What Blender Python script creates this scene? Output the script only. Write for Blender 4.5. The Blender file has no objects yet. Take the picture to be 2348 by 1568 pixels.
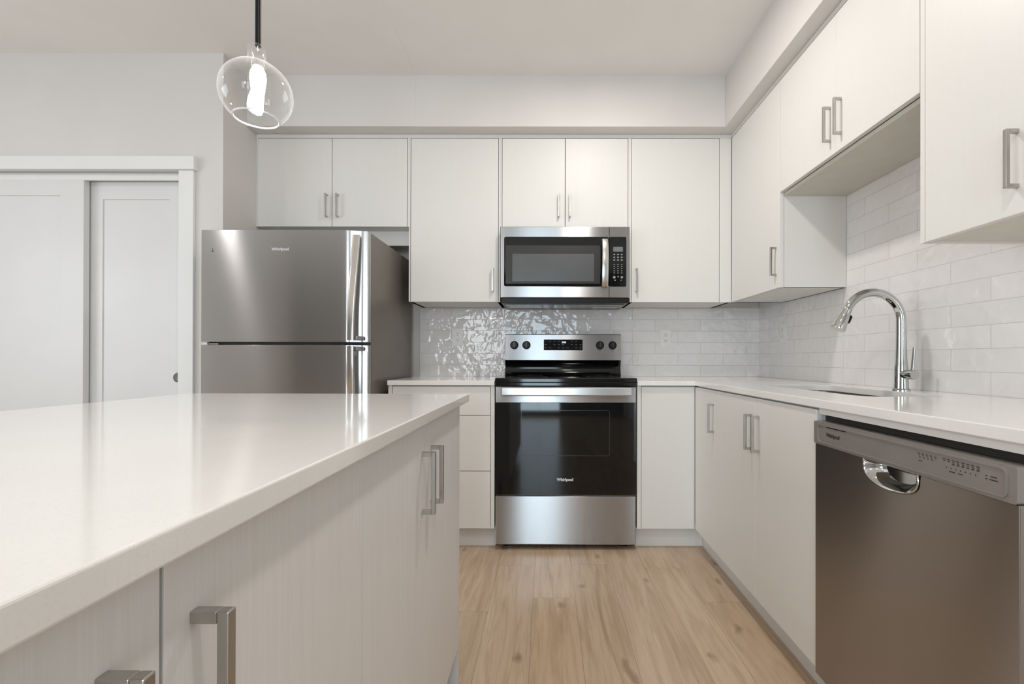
import bpy, bmesh, math, random
from mathutils import Vector, Matrix

random.seed(7)
scene = bpy.context.scene
COL = scene.collection

# ------------------------------------------------------------------ camera
U0, V0, FPX = 1251.08, 820.64, 1094.88          # principal point and focal length, 2348 x 1568 frame
CAM_H = 1.0102
def cam_rot(yw, pi, ro):
    Rz = Matrix.Rotation(yw, 3, 'Z')
    Rx = Matrix.Rotation(pi, 3, 'X')
    Ry = Matrix.Rotation(ro, 3, 'Y')
    return Ry @ Rx @ Rz
_R = cam_rot(-.0021, -.0026, .002)               # world -> (right, forward, up)
cd = bpy.data.cameras.new('camera'); cam = bpy.data.objects.new('camera', cd); COL.objects.link(cam)
cd.sensor_fit = 'HORIZONTAL'; cd.sensor_width = 36.0
cd.lens = FPX / 2348 * 36.0
cd.shift_x = (1174 - U0) / 2348; cd.shift_y = (V0 - 784) / 2348
cd.clip_start = .02
_m = Matrix((_R[0], _R[2], -_R[1])).transposed().to_4x4()
_m.translation = Vector((0, 0, CAM_H)); cam.matrix_world = _m
scene.camera = cam

# ------------------------------------------------------------------ world, lights, exposure
scene.view_settings.view_transform = 'Standard'
scene.view_settings.look = 'None'
scene.view_settings.gamma = 1.0
scene.view_settings.use_curve_mapping = False
scene.view_settings.exposure = -.25
w = bpy.data.worlds.new('sky'); scene.world = w; w.use_nodes = True
w.node_tree.nodes['Background'].inputs[0].default_value = (.55, .78, 1.0, 1)
w.node_tree.nodes['Background'].inputs[1].default_value = 1.6

Z_CEIL = 2.639
Y_REAR, X_FAR = -3.6, -4.4
def area(name, loc, rot, sx, sy, power, color, shape='RECTANGLE', spread=math.pi):
    l = bpy.data.lights.new(name, 'AREA'); l.shape = shape; l.size = sx
    if shape in ('RECTANGLE', 'ELLIPSE'): l.size_y = sy
    l.energy = power; l.color = color; l.spread = spread
    o = bpy.data.objects.new(name, l); o.location = loc; o.rotation_euler = rot; COL.objects.link(o)
    return o
# daylight through the rear glass doors and an assumed rear window added for more daylight (both behind the camera)
RX = math.radians(90)
area('daylight_glass_door', (-.14, Y_REAR + .05, 1.06), (RX, 0, 0), .74, 1.95, 44, (.70, .88, 1.0))
area('added_daylight_rear', (-1.30, Y_REAR + .05, 1.16), (RX, 0, 0), .68, 1.82, 36, (.91, .96, 1.0))
area('added_daylight_side', (X_FAR + .05, .15, 1.45), (RX, 0, -RX), 1.8, 1.25, 36, (.92, .96, 1.0))  # added side fill for the cabinets, island and ceiling, set in an assumed window
# recessed ceiling lights (all above the frame or behind the camera)
WARM = (1.0, .945, .90)
POTS = [(.27, 1.86, 14), (.27, .20, 10), (-2.89, .64, 9.5)]
for i, (x, y, p) in enumerate(POTS):
    area('downlight_lamp', (x, y, Z_CEIL - .022), (0, 0, 0), .13, .13, p, WARM, 'DISK')

# ------------------------------------------------------------------ materials
def srgb(r, g, b):
    f = lambda c: (c / 255 / 12.92) if c / 255 <= .04045 else ((c / 255 + .055) / 1.055) ** 2.4
    return (f(r), f(g), f(b), 1)
class NT:
    def __init__(s, name):
        s.m = bpy.data.materials.new(name); s.m.use_nodes = True
        s.t = s.m.node_tree; s.b = s.t.nodes['Principled BSDF']; s.out = s.t.nodes['Material Output']
    def n(s, typ, **kw):
        nd = s.t.nodes.new(typ)
        for k, v in kw.items():
            if hasattr(nd, k): setattr(nd, k, v)
        return nd
    def l(s, a, b): s.t.links.new(a, b)
    def set(s, **kw):
        for k, v in kw.items(): s.b.inputs[k.replace('_', ' ')].default_value = v
    def mapped(s, scale, src='Object', loc=(0, 0, 0)):
        tc = s.n('ShaderNodeTexCoord'); mp = s.n('ShaderNodeMapping')
        mp.inputs['Scale'].default_value = scale; mp.inputs['Location'].default_value = loc
        s.l(tc.outputs[src], mp.inputs['Vector']); return mp.outputs['Vector']
    def noise(s, vec, scale=1, detail=3, rough=.55):
        nz = s.n('ShaderNodeTexNoise'); nz.inputs['Scale'].default_value = scale
        nz.inputs['Detail'].default_value = detail; nz.inputs['Roughness'].default_value = rough
        if vec is not None: s.l(vec, nz.inputs['Vector'])
        return nz
    def ramp(s, fac, stops):
        r = s.n('ShaderNodeValToRGB'); e = r.color_ramp.elements
        while len(e) > len(stops): e.remove(e[-1])
        while len(e) < len(stops): e.new(.5)
        for el, (p, c) in zip(e, stops): el.position = p; el.color = c
        s.l(fac, r.inputs['Fac']); return r.outputs['Color']
    def bump(s, h, strength, dist):
        b = s.n('ShaderNodeBump'); b.inputs['Strength'].default_value = strength; b.inputs['Distance'].default_value = dist
        s.l(h, b.inputs['Height']); s.l(b.outputs['Normal'], s.b.inputs['Normal']); return b
    def mix(s, fac, a, b, typ='MIX'):
        m = s.n('ShaderNodeMix', data_type='RGBA', blend_type=typ)
        for sock, v in ((m.inputs['Factor'], fac), (m.inputs[6], a), (m.inputs[7], b)):
            if hasattr(v, 'is_output') or isinstance(v, bpy.types.NodeSocket): s.l(v, sock)
            else: sock.default_value = v
        return m.outputs[2]
    def math(s, op, a, b=None):
        m = s.n('ShaderNodeMath', operation=op)
        for sock, v in ((m.inputs[0], a), (m.inputs[1], b)):
            if v is None: continue
            if isinstance(v, bpy.types.NodeSocket): s.l(v, sock)
            else: sock.default_value = v
        return m.outputs[0]

def simple(name, col, rough=.5, metal=0.0, **kw):
    t = NT(name); t.set(Base_Color=col, Roughness=rough, Metallic=metal, **kw)
    # a faint unevenness so that no surface is perfectly uniform
    nz = t.noise(t.mapped((1, 1, 1)), 14, 3)
    c2 = tuple(min(1, c * 1.035) for c in col[:3]) + (1,); c1 = tuple(c * .965 for c in col[:3]) + (1,)
    t.l(t.ramp(nz.outputs['Fac'], [(.3, c1), (.7, c2)]), t.b.inputs['Base Color'])
    return t.m
def paint(name, col, rough=.6):
    t = NT(name); t.set(Roughness=rough)
    v = t.mapped((1, 1, 1)); nz = t.noise(v, 220, 2)
    t.bump(nz.outputs['Fac'], .12, .001)
    big = t.noise(v, 2.5, 2)
    c1 = tuple(c * .985 for c in col[:3]) + (1,); c2 = tuple(min(1, c * 1.015) for c in col[:3]) + (1,)
    t.l(t.ramp(big.outputs['Fac'], [(.35, c1), (.65, c2)]), t.b.inputs['Base Color'])
    return t.m
def laminate(name, col, rough=.42, grain=.05):
    t = NT(name); t.set(Roughness=rough)
    v = t.mapped((160, 160, 3.0)); a = t.noise(v, 1, 4, .65)
    v2 = t.mapped((420, 420, 14)); b = t.noise(v2, 1, 2, .5)
    s = t.math('ADD', t.math('MULTIPLY', a.outputs['Fac'], .65), t.math('MULTIPLY', b.outputs['Fac'], .35))
    c1 = tuple(c * (1 - grain) for c in col[:3]) + (1,); c2 = tuple(min(1, c * (1 + grain)) for c in col[:3]) + (1,)
    t.l(t.ramp(s, [(.36, c1), (.64, c2)]), t.b.inputs['Base Color'])
    t.bump(s, .06, .0006)
    return t.m
def brushed(name, col, rough=.3, aniso=1.0, streak=.007, metal=1.0):
    """steel brushed along the horizontal: reflections stay sharp sideways and smear up and down"""
    t = NT(name); t.set(Metallic=metal, Anisotropic=aniso, Anisotropic_Rotation=.25)
    tg = t.n('ShaderNodeTangent', direction_type='UV_MAP'); t.l(tg.outputs[0], t.b.inputs['Tangent'])
    mp = t.n('ShaderNodeMapping'); uv = t.n('ShaderNodeTexCoord'); mp.inputs['Scale'].default_value = (2.5, 500, 1); t.l(uv.outputs['UV'], mp.inputs['Vector'])
    a = t.noise(mp.outputs[0], 1, 3, .6)
    c1 = tuple(c * (1 - streak) for c in col[:3]) + (1,); c2 = tuple(min(1, c * (1 + streak)) for c in col[:3]) + (1,)
    t.l(t.ramp(a.outputs['Fac'], [(.3, c1), (.7, c2)]), t.b.inputs['Base Color'])
    r = t.n('ShaderNodeMapRange'); r.inputs['To Min'].default_value = rough * .98; r.inputs['To Max'].default_value = rough * 1.02
    t.l(a.outputs['Fac'], r.inputs['Value']); t.l(r.outputs['Result'], t.b.inputs['Roughness'])
    return t.m
def emit(name, col, strength):
    t = NT(name); t.set(Base_Color=col, Emission_Color=col, Emission_Strength=strength, Roughness=.4); return t.m
def thin_glass(name, tint=(1, 1, 1, 1), lo=.03, hi=.55, power=4.0, milk=0.0):
    """thin clear pane: straight transmission plus a facing-dependent mirror"""
    t = NT(name); t.t.nodes.remove(t.b)
    tr = t.n('ShaderNodeBsdfTransparent'); tr.inputs[0].default_value = tint
    gl = t.n('ShaderNodeBsdfGlossy'); gl.inputs['Roughness'].default_value = .03
    lw = t.n('ShaderNodeLayerWeight'); lw.inputs['Blend'].default_value = .5
    f = t.math('ADD', t.math('MULTIPLY', t.math('POWER', lw.outputs['Facing'], power), hi), lo)
    tl = t.n('ShaderNodeBsdfTranslucent'); m2 = t.n('ShaderNodeMixShader'); m2.inputs[0].default_value = milk
    t.l(gl.outputs[0], m2.inputs[1]); t.l(tl.outputs[0], m2.inputs[2])
    mx = t.n('ShaderNodeMixShader'); t.l(f, mx.inputs[0]); t.l(tr.outputs[0], mx.inputs[1]); t.l(m2.outputs[0], mx.inputs[2])
    t.l(mx.outputs[0], t.out.inputs['Surface']); return t.m

def tile_mat(name, horiz, off):
    """handmade glossy white 75 x 300 mm tile, running bond, wavy faces"""
    t = NT(name); t.set(Roughness=.07, IOR=1.5)
    g = t.n('ShaderNodeNewGeometry'); sp = t.n('ShaderNodeSeparateXYZ'); t.l(g.outputs['Position'], sp.inputs[0])
    cb = t.n('ShaderNodeCombineXYZ')
    t.l(t.math('SUBTRACT', sp.outputs['X' if horiz == 'x' else 'Y'], off), cb.inputs[0])
    t.l(t.math('SUBTRACT', sp.outputs['Z'], .8965), cb.inputs[1])
    br = t.n('ShaderNodeTexBrick'); br.offset = .5; br.offset_frequency = 2; br.squash = 1.0
    br.inputs['Scale'].default_value = 1; br.inputs['Brick Width'].default_value = .30; br.inputs['Row Height'].default_value = .0755
    br.inputs['Mortar Size'].default_value = .0011; br.inputs['Mortar Smooth'].default_value = .1; br.inputs['Bias'].default_value = 0
    br.inputs['Color1'].default_value = (0, 0, 0, 1); br.inputs['Color2'].default_value = (1, 1, 1, 1); br.inputs['Mortar'].default_value = (.5, .5, .5, 1)
    t.l(cb.outputs[0], br.inputs['Vector'])
    bw = t.n('ShaderNodeRGBToBW'); t.l(br.outputs['Color'], bw.inputs[0])
    nz = t.n('ShaderNodeTexNoise', noise_dimensions='4D'); nz.inputs['Scale'].default_value = 15; nz.inputs['Detail'].default_value = 1.5; nz.inputs['Distortion'].default_value = .6
    t.l(g.outputs['Position'], nz.inputs['Vector']); t.l(t.math('MULTIPLY', bw.outputs[0], 37.0), nz.inputs['W'])
    tint = t.ramp(bw.outputs[0], [(0, srgb(231, 228, 226)), (1, srgb(236, 233, 231))])
    t.l(t.mix(br.outputs['Fac'], tint, srgb(206, 203, 201)), t.b.inputs['Base Color'])
    t.l(t.math('ADD', t.math('MULTIPLY', br.outputs['Fac'], .6), .07), t.b.inputs['Roughness'])
    h = t.math('SUBTRACT', t.math('MULTIPLY', nz.outputs['Fac'], 1.0), t.math('MULTIPLY', br.outputs['Fac'], .35))
    t.bump(h, .6, .011)
    return t.m

def floor_mat():
    t = NT('oak_vinyl_plank'); t.set(Roughness=.22, IOR=1.45)
    g = t.n('ShaderNodeNewGeometry'); sp = t.n('ShaderNodeSeparateXYZ'); t.l(g.outputs['Position'], sp.inputs[0])
    cb = t.n('ShaderNodeCombineXYZ')
    xo = t.math('ADD', sp.outputs['X'], .055 + 17.8); row = t.math('FLOOR', t.math('DIVIDE', xo, .178))
    wn = t.n('ShaderNodeTexWhiteNoise', noise_dimensions='1D'); t.l(row, wn.inputs['W'])      # every row of planks starts somewhere else
    t.l(t.math('ADD', sp.outputs['Y'], t.math('MULTIPLY', wn.outputs['Value'], 1.22)), cb.inputs[0]); t.l(xo, cb.inputs[1])
    br = t.n('ShaderNodeTexBrick'); br.offset = 0; br.offset_frequency = 2; br.squash = 1.0
    br.inputs['Scale'].default_value = 1; br.inputs['Brick Width'].default_value = 1.22; br.inputs['Row Height'].default_value = .178
    br.inputs['Mortar Size'].default_value = .0006; br.inputs['Mortar Smooth'].default_value = 0; br.inputs['Bias'].default_value = 0
    br.inputs['Color1'].default_value = (0, 0, 0, 1); br.inputs['Color2'].default_value = (1, 1, 1, 1); br.inputs['Mortar'].default_value = (.5, .5, .5, 1)
    t.l(cb.outputs[0], br.inputs['Vector'])
    bw = t.n('ShaderNodeRGBToBW'); t.l(br.outputs['Color'], bw.inputs[0])
    base = t.ramp(bw.outputs[0], [(0, srgb(182, 156, 128)), (.3, srgb(206, 181, 154)), (.55, srgb(195, 172, 148)), (.8, srgb(210, 186, 159)), (1, srgb(197, 170, 141))])
    W = t.math('MULTIPLY', bw.outputs[0], 53.0)
    def grain(sx, sy, detail, dist):
        mp = t.n('ShaderNodeMapping'); mp.inputs['Scale'].default_value = (sx, sy, 1); t.l(g.outputs['Position'], mp.inputs['Vector'])
        nz = t.n('ShaderNodeTexNoise', noise_dimensions='4D'); nz.inputs['Scale'].default_value = 1; nz.inputs['Detail'].default_value = detail
        nz.inputs['Roughness'].default_value = .62; nz.inputs['Distortion'].default_value = dist
        t.l(mp.outputs[0], nz.inputs['Vector']); t.l(W, nz.inputs['W']); return nz.outputs['Fac']
    g1 = grain(15, 1.2, 5, 1.6); g2 = grain(130, 6, 3, .2); g3 = grain(7, 1.3, 2, .6)
    c = t.mix(t.math('MULTIPLY', t.ramp(g1, [(.44, (0, 0, 0, 1)), (.70, (1, 1, 1, 1))]), .75), base, srgb(158, 130, 103))
    c = t.mix(t.math('MULTIPLY', t.ramp(g2, [(.45, (0, 0, 0, 1)), (.75, (1, 1, 1, 1))]), .38), c, srgb(160, 133, 107))
    c = t.mix(t.math('MULTIPLY', t.ramp(g3, [(.45, (0, 0, 0, 1)), (.7, (1, 1, 1, 1))]), .35), c, srgb(196, 172, 154))
    vo = t.n('ShaderNodeTexVoronoi', feature='F1', voronoi_dimensions='2D'); vo.inputs['Scale'].default_value = 1
    mp = t.n('ShaderNodeMapping'); mp.inputs['Scale'].default_value = (4.6, 1.9, 1); t.l(g.outputs['Position'], mp.inputs['Vector'])
    dn = t.n('ShaderNodeTexNoise'); dn.inputs['Scale'].default_value = 9; t.l(g.outputs['Position'], dn.inputs['Vector'])
    vm = t.n('ShaderNodeVectorMath', operation='MULTIPLY_ADD'); t.l(dn.outputs['Color'], vm.inputs[0]); vm.inputs[1].default_value = (.30, .30, 0); t.l(mp.outputs[0], vm.inputs[2])
    t.l(vm.outputs[0], vo.inputs['Vector']); vo.inputs['Randomness'].default_value = 1
    knot = t.ramp(vo.outputs['Distance'], [(.02, (1, 1, 1, 1)), (.085, (0, 0, 0, 1))])
    c = t.mix(t.math('MULTIPLY', knot, .5), c, srgb(104, 80, 60))
    c = t.mix(br.outputs['Fac'], c, srgb(135, 112, 88))
    t.l(c, t.b.inputs['Base Color'])
    t.bump(t.math('SUBTRACT', t.math('MULTIPLY', g2, .3), br.outputs['Fac']), .12, .001)
    return t.m
def quartz():
    t = NT('white_quartz'); t.set(Roughness=.09, IOR=1.5)
    a = t.noise(t.mapped((1, 1, 1)), 380, 2); b = t.noise(t.mapped((1, 1, 1)), 5, 3)
    c = t.ramp(a.outputs['Fac'], [(.3, srgb(236, 234, 230)), (.45, srgb(240, 238, 234)), (.7, srgb(242, 240, 236))])
    c = t.mix(t.math('MULTIPLY', t.ramp(b.outputs['Fac'], [(.4, (0, 0, 0, 1)), (.7, (1, 1, 1, 1))]), .3), c, srgb(234, 231, 225))
    t.l(c, t.b.inputs['Base Color']); return t.m

M = {}
M['wall'] = paint('warm_white_wall_paint', srgb(222, 218, 214))
M['wall_rear'] = paint('dimmed_rear_wall', srgb(150, 153, 156))  # unseen wall darkened in colour to stand for a dim room in reflections
M['ceiling'] = paint('ceiling_paint', srgb(243, 241, 238), .8)
M['trim'] = paint('white_trim_paint', srgb(236, 236, 234), .35)
M['door'] = paint('closet_door_paint', srgb(227, 226, 225), .38)
M['pull_dark'] = simple('dark_finger_pull', srgb(104, 101, 96), .35, .8)
M['cab'] = laminate('white_laminate', srgb(229, 227, 222), .42, .010)
M['cab_island'] = laminate('white_woodgrain_laminate', srgb(228, 226, 224), .42, .032)
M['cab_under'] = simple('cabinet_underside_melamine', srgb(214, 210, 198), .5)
M['quartz'] = quartz()
M['floor'] = floor_mat()
M['tile_b'] = tile_mat('glossy_tile_back', 'x', -.332)
M['tile_r'] = tile_mat('glossy_tile_side', 'y', 1.364)
M['steel'] = brushed('brushed_stainless', srgb(180, 179, 179), .27)
M['steel_fridge'] = brushed('brushed_fridge_steel', srgb(190, 190, 191), .18)
M['steel_dw'] = brushed('dark_brushed_dishwasher_steel', srgb(172, 167, 163), .27)
M['steel_panel'] = simple('satin_silver_control_panel', srgb(160, 154, 149), .42, .55)
M['bright'] = simple('bright_polished_steel', srgb(214, 211, 206), .2, 1.0)
M['chrome'] = simple('polished_chrome', srgb(200, 202, 200), .06, 1.0)
M['nickel'] = simple('satin_nickel_pull', srgb(186, 183, 178), .28, 1.0)
M['side_grey'] = simple('grey_appliance_side', srgb(118, 110, 103), .38, .25)
M['black_glass'] = simple('black_glass', (.0025, .0025, .003, 1), .04, Specular_IOR_Level=.5)
M['black'] = simple('black_plastic', (.005, .005, .005, 1), .35, Specular_IOR_Level=.25)
M['black_gloss'] = simple('gloss_black_enamel', (.003, .003, .0035, 1), .07)
M['gasket'] = simple('dark_gasket', (.02, .018, .016, 1), .6)
M['screen'] = simple('window_screen_with_reflection', srgb(92, 93, 93), .22, .3)  # mesh grey with the window's reflection put into its colour
M['screen_dark'] = simple('dark_window_border', srgb(58, 57, 55), .18, .2)
M['mark_grey'] = simple('grey_print', srgb(150, 152, 150), .5)
M['mark_dark'] = simple('dark_print', srgb(62, 54, 50), .5)
M['mark_white'] = simple('white_print', srgb(225, 228, 230), .4)
M['oven_line'] = simple('oven_window_border', srgb(44, 50, 52), .2)
M['plate'] = simple('white_outlet_plastic', srgb(236, 234, 231), .3)
M['slot'] = simple('outlet_slot', srgb(70, 68, 66), .6)
M['sink'] = simple('sink_steel', srgb(120, 115, 106), .3, 1.0)
M['lcd'] = emit('lcd_digits', srgb(200, 205, 225), 1.0)
M['lcd_dim'] = simple('grey_lcd', srgb(112, 116, 118), .3)
M['glass'] = thin_glass('clear_lamp_glass', (1, 1, 1, 1), .03, .75, 3.0, .07)
M['glass_rim'] = simple('frosted_glass_lip', (.9, .92, .92, 1), .15, 0, Transmission_Weight=.5)
M['pane'] = thin_glass('window_glass')
M['bulb'] = emit('glowing_bulb', (1, .96, .92, 1), 120.0)
M['lamp_lens'] = emit('downlight_lens', (1, .93, .84, 1), 12.0)
M['rod'] = simple('black_metal_rod', (.012, .011, .010, 1), .35, .6)
M['ring'] = simple('burner_print', srgb(60, 60, 62), .3)

# ------------------------------------------------------------------ helpers
WLOC = {}
def link(o, parent=None):
    COL.objects.link(o)
    if parent is not None: o.parent = parent
    return o
def finish(me, smooth=False, angle=35):
    for p in me.polygons: p.use_smooth = smooth
    if smooth:
        me.set_sharp_from_angle(angle=math.radians(angle))
def box_uv(me):
    """u runs along the horizontal direction of each face (the brushing direction of the steel)"""
    uv = me.uv_layers.new(name='UVMap') if not me.uv_layers else me.uv_layers[0]
    for p in me.polygons:
        n = p.normal; ax = max(range(3), key=lambda i: abs(n[i]))
        for li in p.loop_indices:
            co = me.vertices[me.loops[li].vertex_index].co
            uv.data[li].uv = (co.y, co.z) if ax == 0 else ((co.x, co.z) if ax == 1 else (co.x, co.y))
def obj(name, bm, mat, parent=None, smooth=False, bevel=0, seg=2):
    me = bpy.data.meshes.new(name)
    if isinstance(bm, bmesh.types.BMesh):
        bmesh.ops.recalc_face_normals(bm, faces=bm.faces[:]); bm.to_mesh(me); bm.free()
    else: me = bm; me.name = name
    vs = [v.co for v in me.vertices]
    c = Vector([(min(v[i] for v in vs) + max(v[i] for v in vs)) / 2 for i in range(3)])
    me.transform(Matrix.Translation(-c)); finish(me, smooth); box_uv(me)
    me.materials.clear(); me.materials.append(mat)
    o = bpy.data.objects.new(name, me); link(o, parent)
    pl = WLOC[parent.name] if parent is not None else Vector((0, 0, 0))
    o.location = c - pl; WLOC[o.name] = c
    if bevel:
        md = o.modifiers.new('edge', 'BEVEL'); md.width = bevel; md.segments = seg; md.limit_method = 'ANGLE'; md.angle_limit = math.radians(40)
    return o
def thing(name, label, cat, loc, group=None):
    o = bpy.data.objects.new(name, None); COL.objects.link(o); o.location = loc; o.empty_display_size = .05
    WLOC[o.name] = Vector(loc); o['label'] = label; o['category'] = cat
    if group: o['group'] = group
    return o
def tag(o, label, cat, group=None):
    o['label'] = label; o['category'] = cat
    if group: o['group'] = group
    return o
def structure(o): o['kind'] = 'structure'; return o

def add_box(bm, x0, x1, y0, y1, z0, z1, bev=0, seg=2):
    if x1 < x0: x0, x1 = x1, x0
    if y1 < y0: y0, y1 = y1, y0
    if z1 < z0: z0, z1 = z1, z0
    m = Matrix.Translation(((x0 + x1) / 2, (y0 + y1) / 2, (z0 + z1) / 2)) @ Matrix.Diagonal((x1 - x0, y1 - y0, z1 - z0, 1))
    r = bmesh.ops.create_cube(bm, size=1, matrix=m)
    if bev:
        es = {e for v in r['verts'] for e in v.link_edges}
        bmesh.ops.bevel(bm, geom=list(es), offset=bev, segments=seg, profile=.5, affect='EDGES')
def box(x0, x1, y0, y1, z0, z1, bev=0, seg=2):
    bm = bmesh.new(); add_box(bm, x0, x1, y0, y1, z0, z1, bev, seg); return bm
AX = {'x': Matrix.Rotation(math.pi / 2, 4, 'Y'), 'y': Matrix.Rotation(-math.pi / 2, 4, 'X'), 'z': Matrix.Identity(4)}
def add_lathe(bm, prof, c, axis='z', n=32, caps=True):
    """prof: (radius, height) along axis from point c"""
    rings = []
    for r, h in prof:
        rings.append([bm.verts.new(Vector(c) + (AX[axis].to_3x3() @ Vector((r * math.cos(2 * math.pi * k / n), r * math.sin(2 * math.pi * k / n), h)))) for k in range(n)])
    for a, b in zip(rings, rings[1:]):
        for k in range(n): bm.faces.new((a[k], a[(k + 1) % n], b[(k + 1) % n], b[k]))
    if caps: bm.faces.new(rings[0]); bm.faces.new(rings[-1][::-1])
def lathe(prof, c, axis='z', n=32, caps=True):
    bm = bmesh.new(); add_lathe(bm, prof, c, axis, n, caps); return bm
def add_sweep(bm, pts, radii, n=20, flat=None, side=None):
    """tube along pts; flat=(w,h) sweeps a rounded bar whose width lies along 'side'"""
    pts = [Vector(p) for p in pts]; rings = []; up = None
    for i, p in enumerate(pts):
        t = (pts[min(i + 1, len(pts) - 1)] - pts[max(i - 1, 0)]).normalized()
        if side is not None: a = Vector(side); a = (a - t * a.dot(t)).normalized()
        else:
            if up is None: up = Vector((0, 1, 0)) if abs(t.y) < .9 else Vector((1, 0, 0))
            a = (up - t * up.dot(t)).normalized(); up = a
        b = t.cross(a)
        ring = []
        for k in range(n):
            th = 2 * math.pi * k / n
            if flat:
                ca, sa = math.cos(th), math.sin(th); q = .45
                ring.append(bm.verts.new(p + a * (flat[i][0] / 2 * math.copysign(abs(ca) ** q, ca)) + b * (flat[i][1] / 2 * math.copysign(abs(sa) ** q, sa))))
            else: ring.append(bm.verts.new(p + (a * math.cos(th) + b * math.sin(th)) * radii[i]))
        rings.append(ring)
    for a, b in zip(rings, rings[1:]):
        for k in range(n): bm.faces.new((a[k], a[(k + 1) % n], b[(k + 1) % n], b[k]))
    bm.faces.new(rings[0]); bm.faces.new(rings[-1][::-1])
def sweep(*a, **k):
    bm = bmesh.new(); add_sweep(bm, *a, **k); return bm
def rrect(u0, u1, v0, v1, r, n=8):
    out = []
    for cx, cy, a0 in ((u1 - r, v1 - r, 0), (u0 + r, v1 - r, 90), (u0 + r, v0 + r, 180), (u1 - r, v0 + r, 270)):
        for k in range(n + 1):
            a = math.radians(a0 + 90 * k / n); out.append((cx + r * math.cos(a), cy + r * math.sin(a)))
    return out
def to_mesh(o):
    dg = bpy.context.evaluated_depsgraph_get(); dg.update()
    me = bpy.data.meshes.new_from_object(o.evaluated_get(dg)); d = o.data
    bpy.data.objects.remove(o); bpy.data.curves.remove(d); return me
FACE = {'z': Matrix.Identity(3),                                        # plate seen from above: (u,v) = (x,y)
        '-y': Matrix(((1, 0, 0), (0, 0, -1), (0, 1, 0))),               # (u,v) = (x,z), faces -y
        '-x': Matrix(((0, 0, -1), (-1, 0, 0), (0, 1, 0)))}              # (u,v) = (-y,z), faces -x
def plate(loops, face, at, th):
    """flat plate of thickness th with holes; loops of (u,v); front surface at coordinate 'at'"""
    cu = bpy.data.curves.new('tmp', 'CURVE'); cu.dimensions = '2D'; cu.fill_mode = 'BOTH'; cu.extrude = th / 2
    for lp in loops:
        s = cu.splines.new('POLY'); s.points.add(len(lp) - 1); s.use_cyclic_u = True
        for p, (u, v) in zip(s.points, lp): p.co = (u, v, 0, 1)
    o = bpy.data.objects.new('tmp', cu); COL.objects.link(o); me = to_mesh(o)
    off = {'z': Vector((0, 0, at - th / 2)), '-y': Vector((0, at + th / 2, 0)), '-x': Vector((at + th / 2, 0, 0))}[face]
    me.transform(Matrix.Translation(off) @ FACE[face].to_4x4())
    bm = bmesh.new(); bm.from_mesh(me); bpy.data.meshes.remove(me)
    bmesh.ops.remove_doubles(bm, verts=bm.verts[:], dist=1e-5); return bm
def text(name, body, size, pos, face, mat, parent, bold=0.0, sx=1.0):
    cu = bpy.data.curves.new('tmp', 'FONT'); cu.body = body; cu.size = size; cu.align_x = 'CENTER'; cu.align_y = 'CENTER'
    cu.extrude = .0002; cu.offset = bold
    o = bpy.data.objects.new('tmp', cu); COL.objects.link(o); me = to_mesh(o)
    me.transform(Matrix.Translation(Vector(pos)) @ FACE[face].to_4x4() @ Matrix.Diagonal((sx, 1, 1, 1)))
    return obj(name, me, mat, parent)

# local frames for cabinets: u along the run, d depth behind the front plane
class Frame:
    def __init__(s, kind, F): s.k, s.F = kind, F
    def p(s, u, d, z):
        return {'back': (u, s.F + d, z), 'right': (s.F + d, u, z), 'island': (s.F - d, u, z)}[s.k]
    def add(s, bm, u0, u1, d0, d1, z0, z1, bev=0):
        a = s.p(u0, d0, z0); b = s.p(u1, d1, z1)
        add_box(bm, a[0], b[0], a[1], b[1], a[2], b[2], bev)
def pull(fr, u, zc, parent, length=.137, horizontal=False, d0=0.0):
    """square section bar pull on two posts"""
    bm = bmesh.new(); h = length / 2; t = .0095; out = .030
    if horizontal:
        fr.add(bm, u - h, u + h, d0 - out, d0 - out + t, zc - t / 2, zc + t / 2, .0012)
        for s in (-1, 1): fr.add(bm, u + s * (h - t / 2) - t / 2, u + s * (h - t / 2) + t / 2, d0 - out + t - .0001, d0 + .0005, zc - t / 2, zc + t / 2, .0008)
    else:
        fr.add(bm, u - t / 2, u + t / 2, d0 - out, d0 - out + t, zc - h, zc + h, .0012)
        for s in (-1, 1): fr.add(bm, u - t / 2, u + t / 2, d0 - out + t - .0001, d0 + .0005, zc + s * (h - t / 2) - t / 2, zc + s * (h - t / 2) + t / 2, .0008)
    return obj('handle', bm, M['nickel'], parent)
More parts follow.
